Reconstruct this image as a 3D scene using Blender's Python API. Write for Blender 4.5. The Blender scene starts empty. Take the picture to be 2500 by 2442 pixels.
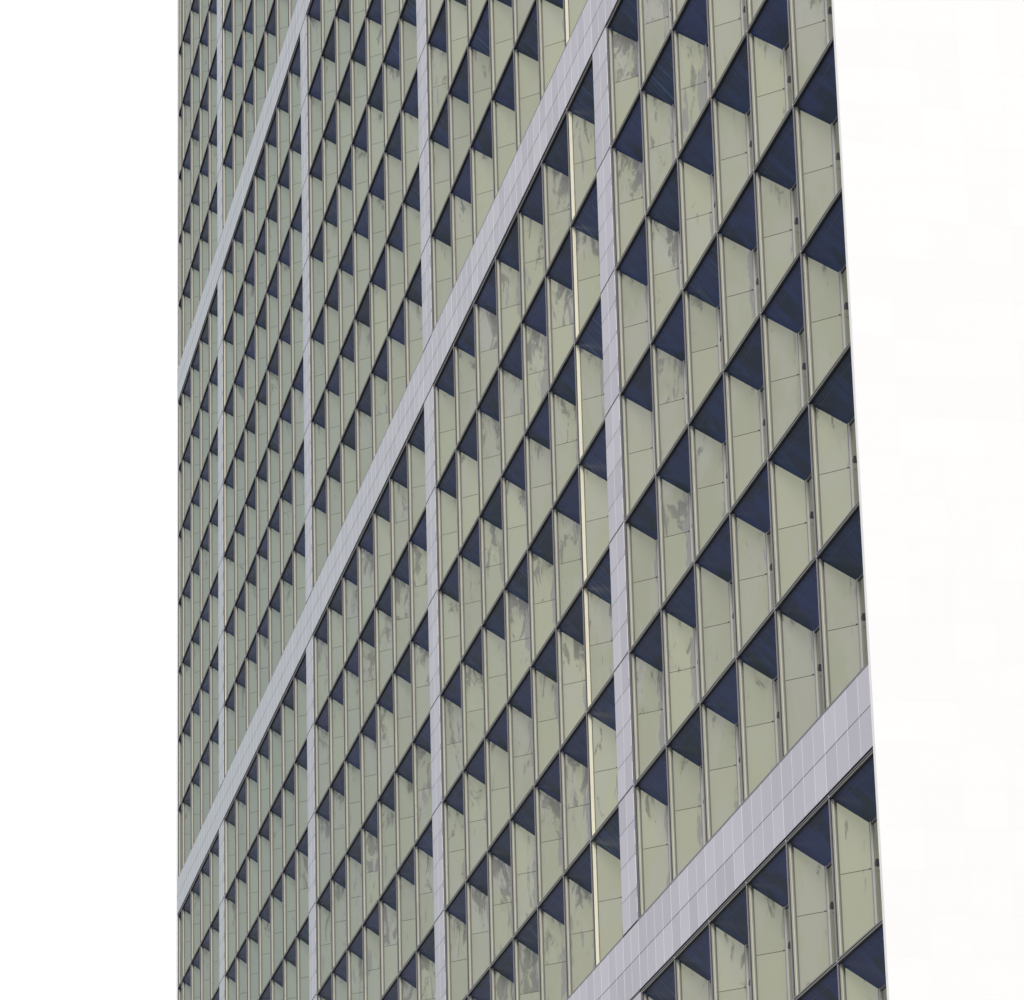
import bpy, math, random
from mathutils import Vector, Matrix

# ------------------------------------------------------------------ measures
scene = bpy.context.scene
col = scene.collection
W = 3.6                       # width of one window module, metres
H = 3.518                     # floor height
BAND = 1.79                   # height of a tiled spandrel band
COLW = 1.7626                 # width of a tiled column
LEVEL = 7 * H + BAND
Z1 = 27.25                    # base of the second storey block
PITCH = 7 * W + COLW
XR = 6 * W + 0.04             # right corner of the tower
XL = -98.62                   # left corner of the tower

# ------------------------------------------------------------------ camera
cam_data = bpy.data.cameras.new("camera")
cam = bpy.data.objects.new("camera", cam_data)
col.objects.link(cam)
R_ = Vector((0.188994, 0.981652, -0.025304))
U_ = Vector((0.332150, -0.039656, 0.942393))
B_ = Vector((0.924098, -0.186511, -0.333551))
C_ = Vector((101.4333, -23.4467, Z1 - 25.5983))
m = Matrix((R_, U_, B_)).transposed().to_4x4()
m.translation = C_
cam.matrix_world = m
cam_data.sensor_width = 36.0
cam_data.sensor_fit = 'HORIZONTAL'
cam_data.lens = 150.43
cam_data.clip_start = 0.5
cam_data.clip_end = 20000
scene.camera = cam
scene.render.resolution_x = 1024
scene.render.resolution_y = 1000

# ------------------------------------------------------------------ sky and sun (bright overcast)
SUN_EL, SUN_AZ = 24.0, 74.0     # azimuth measured from -Y (out of the wall) towards +X
world = bpy.data.worlds.new("World")
scene.world = world
world.use_nodes = True
nt = world.node_tree
nt.nodes.clear()
out = nt.nodes.new("ShaderNodeOutputWorld")
bg = nt.nodes.new("ShaderNodeBackground")
sky = nt.nodes.new("ShaderNodeTexSky")
sky.sky_type = 'NISHITA'
sky.sun_disc = False
sky.sun_elevation = math.radians(SUN_EL)
sky.sun_rotation = math.radians(180 - SUN_AZ)
sky.dust_density = 3.0
tc = nt.nodes.new("ShaderNodeTexCoord")
cl = nt.nodes.new("ShaderNodeTexNoise")
cl.inputs["Scale"].default_value = 2.2
cl.inputs["Detail"].default_value = 5
cr = nt.nodes.new("ShaderNodeValToRGB")
cr.color_ramp.elements[0].position = 0.25
cr.color_ramp.elements[0].color = (0.88, 0.885, 0.90, 1)
cr.color_ramp.elements[1].position = 0.75
cr.color_ramp.elements[1].color = (1, 1, 1, 1)
gain = nt.nodes.new("ShaderNodeVectorMath"); gain.operation = 'SCALE'
gain.inputs["Scale"].default_value = 12.5        # cloud sheet in the units of the sky texture
mx = nt.nodes.new("ShaderNodeMix"); mx.data_type = 'RGBA'
mx.inputs["Factor"].default_value = 0.92
nt.links.new(tc.outputs["Generated"], cl.inputs["Vector"])
nt.links.new(cl.outputs["Fac"], cr.inputs["Fac"])
nt.links.new(cr.outputs["Color"], gain.inputs[0])
nt.links.new(sky.outputs["Color"], mx.inputs["A"])
nt.links.new(gain.outputs["Vector"], mx.inputs["B"])
nt.links.new(mx.outputs["Result"], bg.inputs["Color"])
bg.inputs["Strength"].default_value = 0.10
nt.links.new(bg.outputs["Background"], out.inputs["Surface"])

sun_d = bpy.data.lights.new("sun", 'SUN')
sun_d.energy = 1.45
sun_d.angle = math.radians(11)
sun_d.color = (1.0, 0.96, 0.88)
sun = bpy.data.objects.new("sun", sun_d)
col.objects.link(sun)
e, a = math.radians(SUN_EL), math.radians(SUN_AZ)
sdir = Vector((math.sin(a) * math.cos(e), -math.cos(a) * math.cos(e), math.sin(e)))
sun.rotation_euler = sdir.to_track_quat('Z', 'Y').to_euler()
sun.location = (60, -60, 160)

scene.view_settings.view_transform = 'Standard'
scene.view_settings.look = 'None'
scene.view_settings.exposure = 0.0
scene.view_settings.gamma = 1.0
scene.render.engine = 'CYCLES'
scene.cycles.max_bounces = 6

# ------------------------------------------------------------------ materials
def N(t, kind, **kw):
    n = t.nodes.new(kind)
    for k, v in kw.items():
        if k in n.inputs: n.inputs[k].default_value = v
        else: setattr(n, k, v)
    return n

def base(name, color, rough=0.5, metal=0.0, spec=0.5):
    mt = bpy.data.materials.new(name)
    mt.use_nodes = True
    t = mt.node_tree
    b = t.nodes["Principled BSDF"]
    b.inputs["Base Color"].default_value = (*color, 1)
    b.inputs["Roughness"].default_value = rough
    b.inputs["Metallic"].default_value = metal
    b.inputs["Specular IOR Level"].default_value = spec
    return mt, t, b

def noise(t, scale, detail=3, rough=0.55, dist=0.0, stretch=(1, 1, 1), off=(0, 0, 0)):
    g = N(t, "ShaderNodeNewGeometry")
    mp = N(t, "ShaderNodeMapping")
    mp.inputs["Scale"].default_value = stretch
    mp.inputs["Location"].default_value = off
    n = N(t, "ShaderNodeTexNoise", Scale=scale, Detail=detail, Roughness=rough, Distortion=dist)
    t.links.new(g.outputs["Position"], mp.inputs["Vector"])
    t.links.new(mp.outputs["Vector"], n.inputs["Vector"])
    return n.outputs["Fac"]

def ramp(t, src, lo, hi, a=0.0, b=1.0):
    r = N(t, "ShaderNodeMapRange")
    r.interpolation_type = 'SMOOTHSTEP'
    r.inputs["From Min"].default_value = lo
    r.inputs["From Max"].default_value = hi
    r.inputs["To Min"].default_value = a
    r.inputs["To Max"].default_value = b
    t.links.new(src, r.inputs["Value"])
    return r.outputs["Result"]

def mixc(t, fac, A, B, blend='MIX'):
    n = N(t, "ShaderNodeMix"); n.data_type = 'RGBA'; n.blend_type = blend
    for s, v in (("Factor", fac), ("A", A), ("B", B)):
        if isinstance(v, (float, int)): n.inputs[s].default_value = v
        elif isinstance(v, tuple): n.inputs[s].default_value = (*v, 1)
        else: t.links.new(v, n.inputs[s])
    return n.outputs["Result"]

def math_(t, op, A, B):
    n = N(t, "ShaderNodeMath"); n.operation = op
    for i, v in enumerate((A, B)):
        if isinstance(v, (float, int)): n.inputs[i].default_value = v
        else: t.links.new(v, n.inputs[i])
    return n.outputs[0]

def attr(t, name):
    n = N(t, "ShaderNodeAttribute"); n.attribute_name = name
    return n.outputs["Fac"]

def bump(t, b, h, dist, strength=1.0):
    n = N(t, "ShaderNodeBump"); n.inputs["Distance"].default_value = dist
    n.inputs["Strength"].default_value = strength
    t.links.new(h, n.inputs["Height"]); t.links.new(n.outputs["Normal"], b.inputs["Normal"])

# olive side panels, weathered
OL = (0.395, 0.405, 0.265)
m_panel, t, b = base("olive_panel", OL, 0.42, 0.6, 0.45)
tint = attr(t, "tint"); dirt_sheen = attr(t, "dirt_sheen"); down = attr(t, "down")
c = mixc(t, tint, (0.335, 0.343, 0.268), (0.415, 0.428, 0.318))
soft = ramp(t, noise(t, 1.1, 3, 0.6, 0.3, (1, 1, 0.45)), 0.44, 0.62)
c = mixc(t, math_(t, 'MULTIPLY', soft, math_(t, 'ADD', 0.35, math_(t, 'MULTIPLY', dirt_sheen, 0.5))), c, (0.40, 0.40, 0.37))
c = mixc(t, math_(t, "MULTIPLY", attr(t, "cool"), 0.85), c, (0.245, 0.290, 0.265))  # cool reflected cast painted over the panels of the far bays
# dirt runs: below the soffit panel, and down the inner edge of the panel
across = attr(t, "across")
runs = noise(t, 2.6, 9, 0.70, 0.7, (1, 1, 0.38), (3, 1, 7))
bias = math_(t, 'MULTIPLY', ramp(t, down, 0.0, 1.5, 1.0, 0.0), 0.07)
lev = math_(t, 'ADD', math_(t, 'ADD', runs, bias), math_(t, 'MULTIPLY', dirt_sheen, 0.120))
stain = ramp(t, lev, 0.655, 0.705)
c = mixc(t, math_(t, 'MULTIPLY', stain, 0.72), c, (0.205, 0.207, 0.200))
edge = noise(t, 3.4, 8, 0.66, 0.4, (1, 1, 0.16), (8, 2, 5))
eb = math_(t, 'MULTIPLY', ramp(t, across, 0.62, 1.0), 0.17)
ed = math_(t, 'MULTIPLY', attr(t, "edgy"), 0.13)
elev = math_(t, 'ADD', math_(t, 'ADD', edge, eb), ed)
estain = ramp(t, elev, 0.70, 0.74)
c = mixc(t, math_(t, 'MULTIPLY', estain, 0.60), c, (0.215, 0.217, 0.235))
fine = ramp(t, noise(t, 8.0, 6, 0.72, 1.0, (1, 1, 0.3), (9, 2, 1)), 0.58, 0.66)
c = mixc(t, math_(t, 'MULTIPLY', fine, math_(t, 'ADD', 0.04, math_(t, 'MULTIPLY', dirt_sheen, 0.30))), c, (0.24, 0.24, 0.23))
lite = ramp(t, noise(t, 5.0, 6, 0.7, 0.8, (1, 1, 0.3), (2, 9, 4)), 0.60, 0.70)
c = mixc(t, math_(t, 'MULTIPLY', lite, math_(t, 'MULTIPLY', dirt_sheen, 0.45)), c, (0.50, 0.51, 0.48))
t.links.new(c, b.inputs["Base Color"])
t.links.new(ramp(t, lev, 0.6, 0.72, 0.36, 0.55), b.inputs["Roughness"])

# navy soffit panels
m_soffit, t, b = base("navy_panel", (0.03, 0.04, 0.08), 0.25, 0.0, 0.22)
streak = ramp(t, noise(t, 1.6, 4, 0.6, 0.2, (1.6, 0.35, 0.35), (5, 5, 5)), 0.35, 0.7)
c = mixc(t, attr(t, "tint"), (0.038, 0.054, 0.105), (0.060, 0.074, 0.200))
c = mixc(t, math_(t, 'MULTIPLY', streak, 0.55), c, (0.046, 0.105, 0.270))  # blue streaks: reflections painted into the soffit colour
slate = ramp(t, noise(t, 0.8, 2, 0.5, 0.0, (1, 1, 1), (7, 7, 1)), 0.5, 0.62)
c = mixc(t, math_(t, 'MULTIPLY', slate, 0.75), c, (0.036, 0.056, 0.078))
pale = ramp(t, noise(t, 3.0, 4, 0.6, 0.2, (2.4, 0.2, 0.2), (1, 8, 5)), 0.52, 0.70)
c = mixc(t, math_(t, 'MULTIPLY', pale, math_(t, 'MULTIPLY', attr(t, "dirt_sheen"), 0.75)), c, (0.13, 0.23, 0.40))  # pale vertical reflections painted in, strength set per face
t.links.new(c, b.inputs["Base Color"])

def metal(name, color, rough, mtl, var=0.25, dirtcol=None):
    mt, t, b = base(name, color, rough, mtl)
    n = ramp(t, noise(t, 1.4, 4, 0.6, 0.3, (1, 1, 0.35)), 0.3, 0.7)
    d = dirtcol or tuple(x * 0.62 for x in color)
    c = mixc(t, math_(t, 'MULTIPLY', n, var), color, d)
    spots = ramp(t, noise(t, 5.0, 5, 0.65, 0.6, (1, 1, 0.4), (4, 4, 4)), 0.58, 0.64)
    c = mixc(t, math_(t, 'MULTIPLY', spots, var), c, d)
    t.links.new(c, b.inputs["Base Color"])
    return mt
m_cap = metal("grey_cap", (0.17, 0.163, 0.185), 0.4, 0.0)
m_edge = metal("edge_strip", (0.42, 0.41, 0.46), 0.35, 0.2)
m_black = metal("dark_gasket", (0.018, 0.018, 0.02), 0.6, 0.0, 0.1)
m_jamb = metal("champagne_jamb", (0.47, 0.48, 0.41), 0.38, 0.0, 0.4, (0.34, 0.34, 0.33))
m_ridge = metal("pale_ridge", (0.80, 0.80, 0.66), 0.3, 0.1, 0.2, (0.5, 0.5, 0.5))
m_glint = metal("glint_jamb", (0.95, 0.94, 0.74), 0.25, 0.0, 0.35, (0.85, 0.76, 0.70))  # sunlit metallic glint of some jambs, painted as cream
m_seal = metal("grey_gasket", (0.19, 0.19, 0.18), 0.5, 0.0)
m_bar = metal("transom_bar", (0.085, 0.083, 0.088), 0.4, 0.0)
m_barlo = metal("transom_lip", (0.15, 0.155, 0.14), 0.4, 0.0)
m_frost = metal("window_bead", (0.62, 0.62, 0.58), 0.5, 0.0, 0.12)
m_sillm = metal("navy_sill", (0.055, 0.055, 0.085), 0.4, 0.0)
m_groove = metal("soffit_seam", (0.062, 0.078, 0.155), 0.4, 0.0)
m_latch = metal("latch_grey", (0.035, 0.033, 0.045), 0.5, 0.0)
m_glass, t, b = base("mirror_glass", (0.30, 0.31, 0.27), 0.08, 0.9, 0.5)
t.links.new(ramp(t, noise(t, 3, 3), 0.3, 0.7, 0.05, 0.16), b.inputs["Roughness"])

# lavender white tiles
m_tile, t, b = base("pale_tile", (0.6, 0.6, 0.6), 0.5, 0.0, 0.4)
c = mixc(t, attr(t, "tint"), (0.445, 0.428, 0.502), (0.57, 0.552, 0.632))
c = mixc(t, math_(t, "MULTIPLY", attr(t, "cool"), 0.85), c, (0.37, 0.425, 0.465))  # the same painted cool cast on the tiles
v = ramp(t, noise(t, 0.9, 4, 0.6, 0.5, (1, 1, 0.3)), 0.35, 0.72)
c = mixc(t, math_(t, 'MULTIPLY', v, 0.30), c, (0.50, 0.53, 0.57))
v = ramp(t, noise(t, 9.0, 4, 0.7), 0.35, 0.75)
c = mixc(t, math_(t, 'MULTIPLY', v, 0.16), c, (0.44, 0.43, 0.48))
v = ramp(t, noise(t, 5.5, 3, 0.7, 0.2, (1, 1, 1), (3, 3, 0)), 0.74, 0.77)
c = mixc(t, math_(t, 'MULTIPLY', v, 0.6), c, (0.85, 0.85, 0.88))
t.links.new(c, b.inputs["Base Color"])
m_jdark = metal("dark_joint", (0.10, 0.09, 0.10), 0.7, 0.0)
m_jblk = metal("black_joint", (0.02, 0.02, 0.025), 0.7, 0.0)
m_jlite = metal("pale_joint", (0.88, 0.86, 0.90), 0.5, 0.0, 0.3, (0.6, 0.6, 0.62))
m_wall, t, b = base("end_wall_tile", (0.86, 0.86, 0.87), 0.55, 0.0, 0.4)
c = mixc(t, attr(t, "tint"), (0.885, 0.885, 0.90), (0.90, 0.90, 0.91))
t.links.new(c, b.inputs["Base Color"])
m_conc = metal("grey_concrete", (0.32, 0.32, 0.31), 0.8, 0.0)

# ------------------------------------------------------------------ mesh builder
class MB:
    cool = 0.0
    def __init__(s): s.v = []; s.f = []; s.mi = []; s.mats = []; s.at = []
    def mat(s, m):
        if m not in s.mats: s.mats.append(m)
        return s.mats.index(m)
    def poly(s, pts, m, at=None):
        k = len(s.v); s.v += [tuple(p) for p in pts]
        s.f.append(tuple(range(k, k + len(pts)))); s.mi.append(s.mat(m))
        at = at or (0.5, 0.0, [9.0] * len(pts))
        s.at.append((at[0], at[1], list(at[2]), MB.cool, list(at[3]) if len(at) > 3 else [0.0] * len(pts), at[4] if len(at) > 4 else 0.0))
    def box(s, x0, x1, y0, y1, z0, z1, m, o=(0, 0, 0), tint=0.5):
        ox, oy, oz = o
        x0 += ox; x1 += ox; y0 += oy; y1 += oy; z0 += oz; z1 += oz
        P = [(x0,y0,z0),(x1,y0,z0),(x1,y1,z0),(x0,y1,z0),(x0,y0,z1),(x1,y0,z1),(x1,y1,z1),(x0,y1,z1)]
        for q in ((0,3,2,1),(4,5,6,7),(0,1,5,4),(1,2,6,5),(2,3,7,6),(3,0,4,7)):
            s.poly([P[i] for i in q], m, (tint, 0, [9.0]*4))
    def slab(s, pts, d, m, o=(0, 0, 0), at=None):
        """a plate: outline pts (seen counter-clockwise) with thickness vector d"""
        A = [Vector(p) + Vector(o) for p in pts]; Bk = [p + Vector(d) for p in A]
        n = len(A)
        s.poly(A, m, at)
        s.poly(list(reversed(Bk)), m)
        for i in range(n):
            j = (i + 1) % n
            s.poly([A[j], A[i], Bk[i], Bk[j]], m, (at[0], 0, [9.0]*4) if at else None)
    def build(s, name, parent=None, loc=(0, 0, 0)):
        me = bpy.data.meshes.new(name)
        L = Vector(loc)
        me.from_pydata([tuple(Vector(v) - L) for v in s.v], [], s.f)
        for mt in s.mats: me.materials.append(mt)
        me.polygons.foreach_set("material_index", s.mi)
        ta = me.attributes.new("tint", 'FLOAT', 'FACE'); da = me.attributes.new("dirt_sheen", 'FLOAT', 'FACE')
        dn = me.attributes.new("down", 'FLOAT', 'CORNER')
        ta.data.foreach_set("value", [a[0] for a in s.at]); da.data.foreach_set("value", [a[1] for a in s.at])
        dn.data.foreach_set("value", [x for a in s.at for x in a[2]])
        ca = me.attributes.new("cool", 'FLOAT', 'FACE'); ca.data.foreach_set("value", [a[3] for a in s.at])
        xa = me.attributes.new("across", 'FLOAT', 'CORNER'); xa.data.foreach_set("value", [x for a in s.at for x in a[4]])
        ea = me.attributes.new("edgy", 'FLOAT', 'FACE'); ea.data.foreach_set("value", [a[5] for a in s.at])
        me.update()
        ob = bpy.data.objects.new(name, me); col.objects.link(ob)
        if parent:
            ob.parent = parent
            ob.matrix_parent_inverse = Matrix.Identity(4)
            ob.location = L - parent.matrix_world_loc if hasattr(parent, "matrix_world_loc") else L - world_loc(parent)
        else: ob.location = L
        return ob

def world_loc(o):
    v = Vector((0, 0, 0))
    while o: v += o.location; o = o.parent
    return v

# ------------------------------------------------------------------ ground and tower
g = MB(); S = 3000
g.poly([(-S,-S,0),(S,-S,0),(S,S,0),(-S,S,0)], None or metal("paving", (0.135, 0.14, 0.15), 0.85, 0.0))
ground = g.build("ground"); ground["kind"] = "structure"

tower = bpy.data.objects.new("office_tower", None); col.objects.link(tower)
tower.location = ((XL + XR) / 2, 0, 0)
tower["label"] = "office tower with a pale tiled grid framing olive panels and navy triangular soffits"
tower["category"] = "building"

# ------------------------------------------------------------------ one window module
D = 0.67                       # depth of the window plane
def hood_z(y): return H - 0.125 - 1.07 * (y - 0.13)
JZ = H - 1.672                 # joint between upper and lower side panel
FY = -0.03                     # front of the metal caps

def mod_frame(b, o, w, r, special, narrow=False):
    zt, zb = H - 0.045, 0.065
    b.box(-0.026, 0.020, FY, -0.004, zb - 0.03, zt, m_cap, o)              # cap
    b.box(-0.036, -0.026, FY + 0.002, -0.006, zb - 0.03, zt, m_edge, o)
    b.box(-0.026, 0.018, -0.004, 0.014, zb, zt, m_black, o)                   # recess
    jm = m_glint if special else m_jamb
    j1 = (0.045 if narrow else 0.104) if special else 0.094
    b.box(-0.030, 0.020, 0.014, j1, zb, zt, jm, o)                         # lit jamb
    if not special:
        b.box(0.020, 0.025, 0.050, 0.066, zb, zt, m_ridge, o)
        b.box(0.020, 0.022, 0.078, 0.083, zb, zt, m_seal, o)
    if narrow and special: b.box(-0.030, 0.019, j1, 0.094, zb, zt, m_jamb, o); j1 = 0.094
    b.box(-0.030, 0.010, j1, 0.128, zb, zt, m_seal, o)                     # gasket
    b.box(-0.030, -0.002, 0.128, D + 0.04, zb, zt, m_jamb, o)              # inner fin
    # transom at the head: two bars with dark gaps
    b.box(-0.022, w - 0.040, -0.004, 0.06, H - 0.004, H + 0.022, m_black, o)
    b.box(0.004, w - 0.004, FY, 0.12, H + 0.022, H + 0.055, m_bar, o)
    b.box(0.004, w - 0.004, FY, 0.012, H - 0.030, H - 0.004, m_barlo, o)
    b.box(0.022, w - 0.037, -0.020, 0.03, H - 0.048, H - 0.0305, m_black, o)
    # clip at the node
    b.box(-0.020, 0.018, FY - 0.004, FY + 0.03, H - 0.030, H + 0.040, m_edge, o)
    # floor of the recess
    b.box(-0.002, w - 0.031, 0.12, D + 0.06, 0.020, 0.062, m_bar, o)

def mod_panel(b, o, z0, z1, r, dirt_sheen, tint):
    x0, y0, x1, y1 = 0.022, 0.130, 0.560, 0.668
    th = (-0.02, 0.02, 0)
    ZT = lambda y: hood_z(y) if z1 is None else z1
    a0, a1 = ZT(y0), ZT(y1)
    at = (tint, dirt_sheen, [hood_z(y0) - z0, hood_z(y1) - z0, hood_z(y1) - a1, hood_z(y0) - a0], [0, 1, 1, 0], min(1, dirt_sheen * 1.3) if z1 is None else min(1, dirt_sheen * 2.2))
    b.slab([(x0,y0,z0),(x1,y1,z0),(x1,y1,a1),(x0,y0,a0)], th, m_panel, o, at)

def mod_back(b, o):            # dark strip behind the open joint
    b.box(0.56, 0.562, 0.60, 0.668, JZ-0.01, JZ+0.01, m_black, o)
    b.slab([(0.012,0.140,JZ-0.06),(0.55,0.678,JZ-0.06),(0.55,0.678,JZ+0.06),(0.012,0.140,JZ+0.06)], (-0.01,0.01,0), m_black, o)

def mod_soffit(b, o, w, tint, dirt_sheen):
    ys = 0.031
    hz = hood_z
    xr = w - 0.031
    pts = [(0.000,ys,hz(ys)),(0.010,0.130,hz(0.130)),(0.552,D,hz(D)),(xr,D,hz(D)),(xr,ys,hz(ys))]
    if w < 0.7: pts = [(0.0,ys,hz(ys)),(0.010,0.130,hz(0.130)),(xr,xr+.11,hz(xr+.11)),(xr,ys,hz(ys))]
    pts = list(reversed(pts)); pts.reverse()
    b.slab(pts, (0, 0, 0.0), m_soffit, o, (tint, dirt_sheen, [9.0]*len(pts))) if False else \
        b.slab(pts, (0, 0.015, 0.02), m_soffit, o, (tint, dirt_sheen, [9.0]*len(pts)))
    y0, y1 = 0.160, 0.169       # seam parallel to the front edge
    b.slab([(y0-0.10,y0,hz(y0)-0.004),(xr,y0,hz(y0)-0.004),(xr,y1,hz(y1)-0.004),(y1-0.10,y1,hz(y1)-0.004)][::-1], (0,0.0,0.003), m_groove, o)

def mod_window_frame(b, o, w):
    hz = hood_z(D)
    b.box(0.572, 0.600, 0.640, 0.700, 0.062, hz, m_edge, o)
    b.box(0.608, 0.622, 0.650, 0.700, 0.062, hz, m_seal, o)
    b.box(0.628, 0.650, 0.645, 0.700, 0.062, hz, m_edge, o)
    b.box(0.664, 0.690, 0.640, 0.700, 0.062, hz, m_frost, o)
    b.box(0.690, w - 0.031, 0.655, 0.700, hz - 0.06, hz, m_sillm, o)
    b.box(0.690, w - 0.031, 0.655, 0.700, 0.062, 0.11, m_bar, o)
    b.box(0.560, 0.572, 0.665, 0.70, 0.062, hz, m_black, o)
    if w > 3:
        b.box(2.05, 2.11, 0.655, 0.700, 0.11, hz - 0.06, m_jamb, o)

def mod_pane(b, o, w):
    hz = hood_z(D)
    b.box(0.600, w - 0.031, 0.680, 0.69, 0.064, hz - 0.002, m_glass, o)

def mod_latch(b, o):
    z = JZ - 0.02
    x0, x1 = 0.97, 1.10
    b.slab([(x0,0.60,z-0.03),(x1,0.60,z-0.08),(x1,0.60,z+0.09),(x0,0.60,z+0.04)], (0,0.06,0), m_latch, o)

def project(p):
    d = Vector(p) - C_
    z = -d.dot(B_)
    return 512 + 4278.9 * d.dot(R_) / z, 500 - 4278.9 * d.dot(U_) / z

rng = random.Random(11)
def dirt_of(bay, i, lev, j):
    """patches of heavier staining that the photograph shows"""
    d = rng.random() ** 2.4 * 0.6
    u, v = project((bay*PITCH + i*W + 1, 0, Z1 + (lev-1)*LEVEL + j*H + 2))
    if bay == 0 and lev == 1 and i <= 1 and j >= 1: d += 0.45 * rng.random() + 0.1
    if bay == 0 and lev == 1 and j >= 5: d += 0.4 * rng.random()
    if bay == -1 and i in (2, 3, 4, 5) and lev == 1: d += 0.6 * rng.random() + 0.15
    if bay == -1 and lev == 1 and i <= 1 and j <= 3: d += 0.5 * rng.random() + 0.15
    if bay == -2 and v > 560: d += 0.65 * rng.random() + 0.2
    if bay == 0 and (lev == 0 or j <= 3) and i >= 2: d *= 0.35
    return min(d, 1.0)

cells = []
for bay in range(-4, 1):
    for lev in range(0, 5):
        for i in range(7):
            for j in range(7):
                x = bay * PITCH + i * W
                w = W
                if bay == 0 and i > 5: continue
                if bay == -4:
                    if i < 2: continue
                    if i == 2:
                        nx = x + W; x = XL + 0.04; w = nx - x
                z = Z1 + (lev - 1) * LEVEL + j * H
                u, v = project((x + 1.8, 0, z + 1.7))
                dist = (Vector((x + 1.8, 0, z + 1.7)) - C_).length
                u0, _ = project((x, 0, z + 1.7)); u1, _ = project((x + w, 0, z + 1.7))
                _, v0 = project((x, 0, z)); _, v1 = project((x + w, 0, z + H))
                cx = max(0, min(1024, u1) - max(0, u0)); cy = max(0, min(1000, v0) - max(0, v1))
                area = cx * cy / max(1, (u1-u0)*(v0-v1)) * (u1-u0) * (H*4278.9/dist)
                cells.append(dict(x=x, z=z, w=w, bay=bay, lev=lev, i=i, j=j, area=area))
cells.sort(key=lambda c: -c['area'])

def COOL(x): return max(0.0, min(1.0, (-8.0 - x) / 60.0))     # cool cast of reflected light, painted into the far bays
rest = MB()
for k, c in enumerate(cells):
    o = (c['x'], 0, c['z'])
    w = c['w']
    d = dirt_of(c['bay'], c['i'], c['lev'], c['j'])
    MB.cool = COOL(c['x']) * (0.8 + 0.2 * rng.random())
    special = (c['bay'] == -1 and c['i'] == 6) or (c['bay'] == -3 and c['i'] == 0)
    t1, t2, t3 = rng.random(), rng.random(), rng.random()
    d2 = d * rng.random() * 0.8
    sd = (0.5 + 0.5*rng.random()) if (c['i'] == 6 or rng.random() < 0.12) else 0.1 * rng.random()  # strength of the reflections painted on the soffit panel
    b = rest if k >= 100 else None
    if b is None: b = MB()
    mod_frame(b, o, w, rng, special, c['bay'] == -3)
    if k < 100:
        root = b.build("window_module", tower, o)
        def sub(name, fn):
            mb = MB(); fn(mb); return mb.build(name, root, o)
        sub("side_panel", lambda q: mod_panel(q, o, JZ + 0.006, None, rng, d, t1))
        sub("side_panel", lambda q: (mod_panel(q, o, 0.0625, JZ - 0.006, rng, d2, t1*.6+t2*.4), mod_back(q, o)))
        sub("soffit_panel", lambda q: mod_soffit(q, o, w, t3, sd))
        sub("window_frame", lambda q: mod_window_frame(q, o, w))
        sub("window_pane", lambda q: mod_pane(q, o, w))
        if w > 3: sub("latch", lambda q: mod_latch(q, o))
        if special: root["label"] = "window module with a glint painted in cream on its left jamb"
        elif d > 0.75: root["label"] = "window module with heavily stained olive panels"
    else:
        mod_panel(b, o, JZ + 0.006, None, rng, d, t1)
        mod_panel(b, o, 0.0625, JZ - 0.006, rng, d2, t1*.6+t2*.4)
        mod_back(b, o)
        mod_soffit(b, o, w, t3, sd)
        mod_window_frame(b, o, w); mod_pane(b, o, w)
        if w > 3: mod_latch(b, o)
r_ = rest.build("window_module", tower, (XL, 0, 0)); r_["kind"] = "stuff"
r_["label"] = "smaller window modules farther along and higher up the wall"

# ------------------------------------------------------------------ tiled columns and bands
TW, TH = W / 4, H / 4
def tile_face(b, xs, zs, y, m=m_tile):
    for a in range(len(xs) - 1):
        for c_ in range(len(zs) - 1):
            t_ = rng.random()
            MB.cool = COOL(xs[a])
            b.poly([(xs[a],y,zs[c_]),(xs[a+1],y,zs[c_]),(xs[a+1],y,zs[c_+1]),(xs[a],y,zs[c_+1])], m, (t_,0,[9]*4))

YT = -0.055
for bay in range(-3, 1):
    xb = bay * PITCH
    x0, x1 = xb - COLW + 0.004, xb - 0.045
    for lev in range(0, 5):
        z0 = Z1 + (lev - 1) * LEVEL
        b = MB()
        zs = [z0 + 0.06 + 0.0] + [z0 + k * TH for k in range(1, 28)] + [z0 + 7*H + 0.0]
        xs = [x0, (x0 + x1) / 2, x1]
        tile_face(b, xs, zs, YT)
        zz0, zz1 = zs[0], zs[-1]
        b.box(x0, x1, YT + 0.002, 0.75, zz0, zz1, m_tile)
        for k in range(1, 28):
            big = k % 4 == 0
            z = z0 + k * TH
            hh = 0.020 if big else 0.0055
            b.box(x0 - 0.001, x1 + 0.001, YT - (0.004 if big else 0.002), YT + 0.003, z - hh, z + hh, m_jblk if big else m_jdark)
        xm = (x0 + x1) / 2
        b.box(xm - 0.006, xm + 0.006, YT - 0.003, YT + 0.003, zz0, zz1, m_jlite)
        # dark recess to the right, ragged pale edge
        b.box(x1 + 0.0015, x1 + 0.012, YT + 0.02, 0.02, zz0, zz1, m_black)
        for k in range(28):
            za = z0 + k * TH + 0.03 + rng.random() * 0.2; zb = z0 + (k + 1) * TH - 0.02 - rng.random() * 0.25
            if k == 27: zb -= 0.05
            if k == 0: za += 0.05
            b.box(x1 - 0.014, x1 + 0.006, YT - 0.0035, YT + 0.01, za, zb, m_jlite)
        # left edge gasket
        b.box(x0 - 0.020, x0 - 0.002, YT + 0.006, 0.03, zz0, zz1, m_black)
        b.build("column", tower, (x0, 0, zz0))

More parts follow.
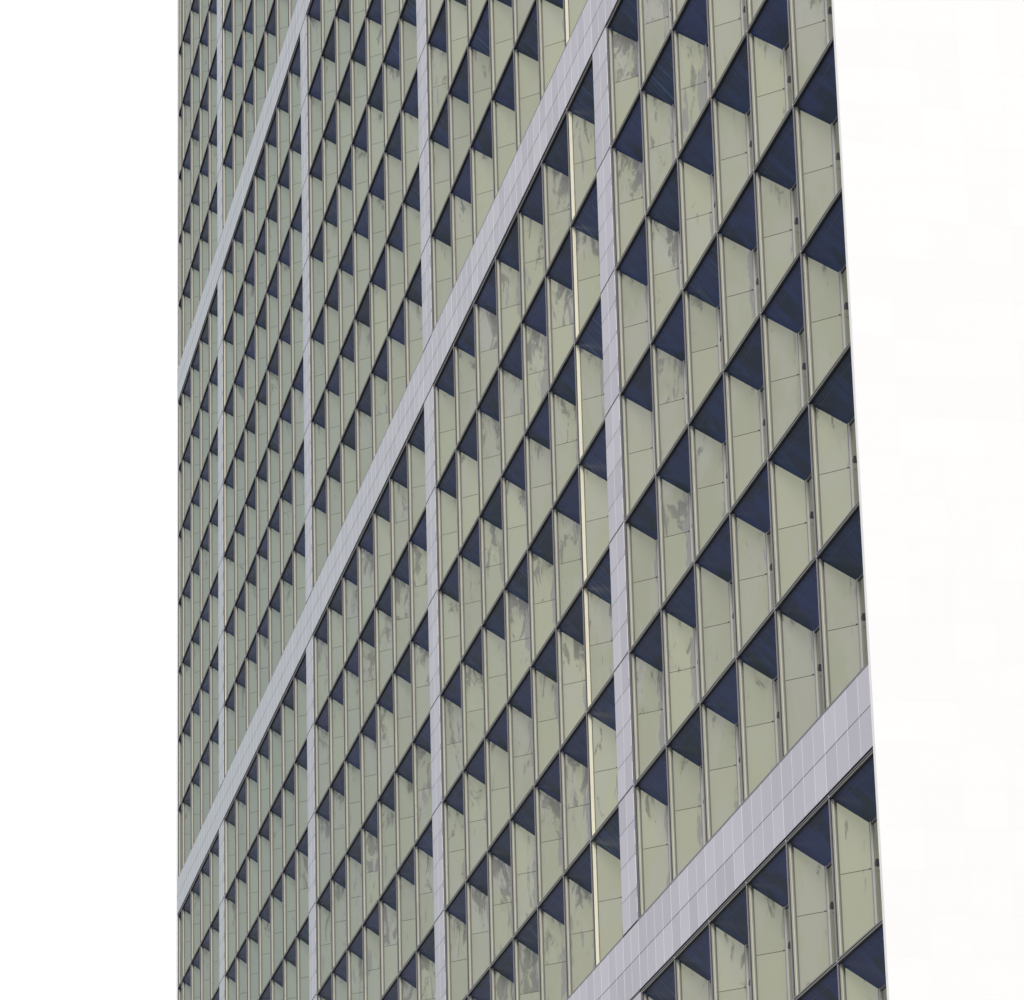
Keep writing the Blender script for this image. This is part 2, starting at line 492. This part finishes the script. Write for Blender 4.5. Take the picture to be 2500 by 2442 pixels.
for lev in range(0, 5):
    zb0 = Z1 + (lev - 1) * LEVEL - BAND        # band beneath each block
    spans = []
    xs = [XL]
    for bay in range(-4, 1):
        xb = bay * PITCH
        g_ = [xb + k * TW for k in range(29)]
        g_ += [xb + 7 * W + COLW / 2]
        xs += [x for x in g_ if XL + 0.1 < x < XR - 0.02]
    xs = sorted(set(round(x, 4) for x in xs)) + [XR - 0.0]
    za, zc = zb0 + 0.075, zb0 + BAND - 0.004
    zm = (za + zc) / 2
    b = MB()
    tile_face(b, xs, [za, zm, zc], YT - 0.003)
    b.box(XL, XR, YT - 0.001, 0.75, za, zc, m_tile)
    b.box(XL, XR, YT - 0.006, YT, zm - 0.007, zm + 0.007, m_jdark)
    for x in xs[1:-1]:
        f = ((x + 1e-4) % PITCH)
        grid = min(f % W, W - f % W) < 0.02
        hw = 0.012 if grid else 0.0055
        b.box(x - hw, x + hw, YT - 0.0065, YT - 0.002, za + 0.001, zc - 0.001, m_jlite)
    # lips: dark line beneath, navy sill along the top
    b.box(XL + .01, XR - 0.001, YT + 0.01, 0.10, za - 0.006, za - 0.001, m_black)
    for bay in range(-4, 1):
        x0 = bay * PITCH - 0.038; x1 = bay * PITCH + 7 * W + 0.0
        if bay == -4: x0 = XL + 0.01
        if bay == 0: x1 = XR - 0.002
        b.box(x0, x1, YT + 0.0, D + 0.06, zc + 0.012, zc + 0.060, m_sillm)
        b.box(x0, x1, YT + 0.015, D + 0.06, zc + 0.002, zc + 0.011, m_black)
        # across the column the joint is one thin black line
        if bay > -4:
            b.box(bay*PITCH - COLW, bay*PITCH - 0.04, YT + 0.02, 0.05, zc + 0.001, zc + 0.060, m_black)
            b.box(bay*PITCH - COLW + 0.006, bay*PITCH - 0.047, YT, 0.05, zb0 + 0.001, za - 0.0075, m_black)
    b.build("spandrel", tower, (XL, 0, za))

# end mullion at the right corner, end walls, roof, base and the body behind the modules
TOP = Z1 + 4 * LEVEL
b = MB()
for lev in range(0, 5):
    z0 = Z1 + (lev - 1) * LEVEL
    for j in range(7):
        b.box(XR - 0.07, XR - 0.012, FY, 0.70, z0 + j*H + 0.067, z0 + (j+1)*H - 0.063, m_cap)
b.build("corner_post", tower, (XR, 0, Z1))
for nm, X, sgn in (("end_wall", XR, 1), ("end_wall", XL, -1)):
    b = MB()
    x0, x1 = (X, X + 0.16) if sgn > 0 else (X - 0.16, X)
    b.box(x0, x1, YT - 0.02, 26.0, 0.02, TOP + 1.2, m_wall)
    xf = x1 + 0.003 if sgn > 0 else x0 - 0.003
    ny = int(26 / 0.9); nz = int((TOP + 1.2) / 0.88)
    for iy in range(ny):
        ya, yb = YT - 0.02 + iy*0.9, YT - 0.02 + (iy+1)*0.9 - 0.001
        for iz in range(nz):
            q = [(xf,ya,iz*.88+.03),(xf,yb,iz*.88+.03),(xf,yb,(iz+1)*.88+.029),(xf,ya,(iz+1)*.88+.029)]
            if sgn < 0: q.reverse()
            b.poly(q, m_wall, (rng.random(),0,[9]*4))
    b.build(nm, tower, (X, 0, 0))
b = MB(); b.box(XL + 0.01, XR - 0.01, 0.72, 25.9, 0.01, TOP, m_conc); b.build("core_wall", tower, (XL, 0, 0))
b = MB(); b.box(XL + 0.002, XR - 0.002, YT - 0.02, 26.0, TOP - BAND + 0.01 + BAND, TOP + 1.2, m_tile); b.build("roof_parapet", tower, (XL, 0, TOP))
zb = Z1 - LEVEL - BAND
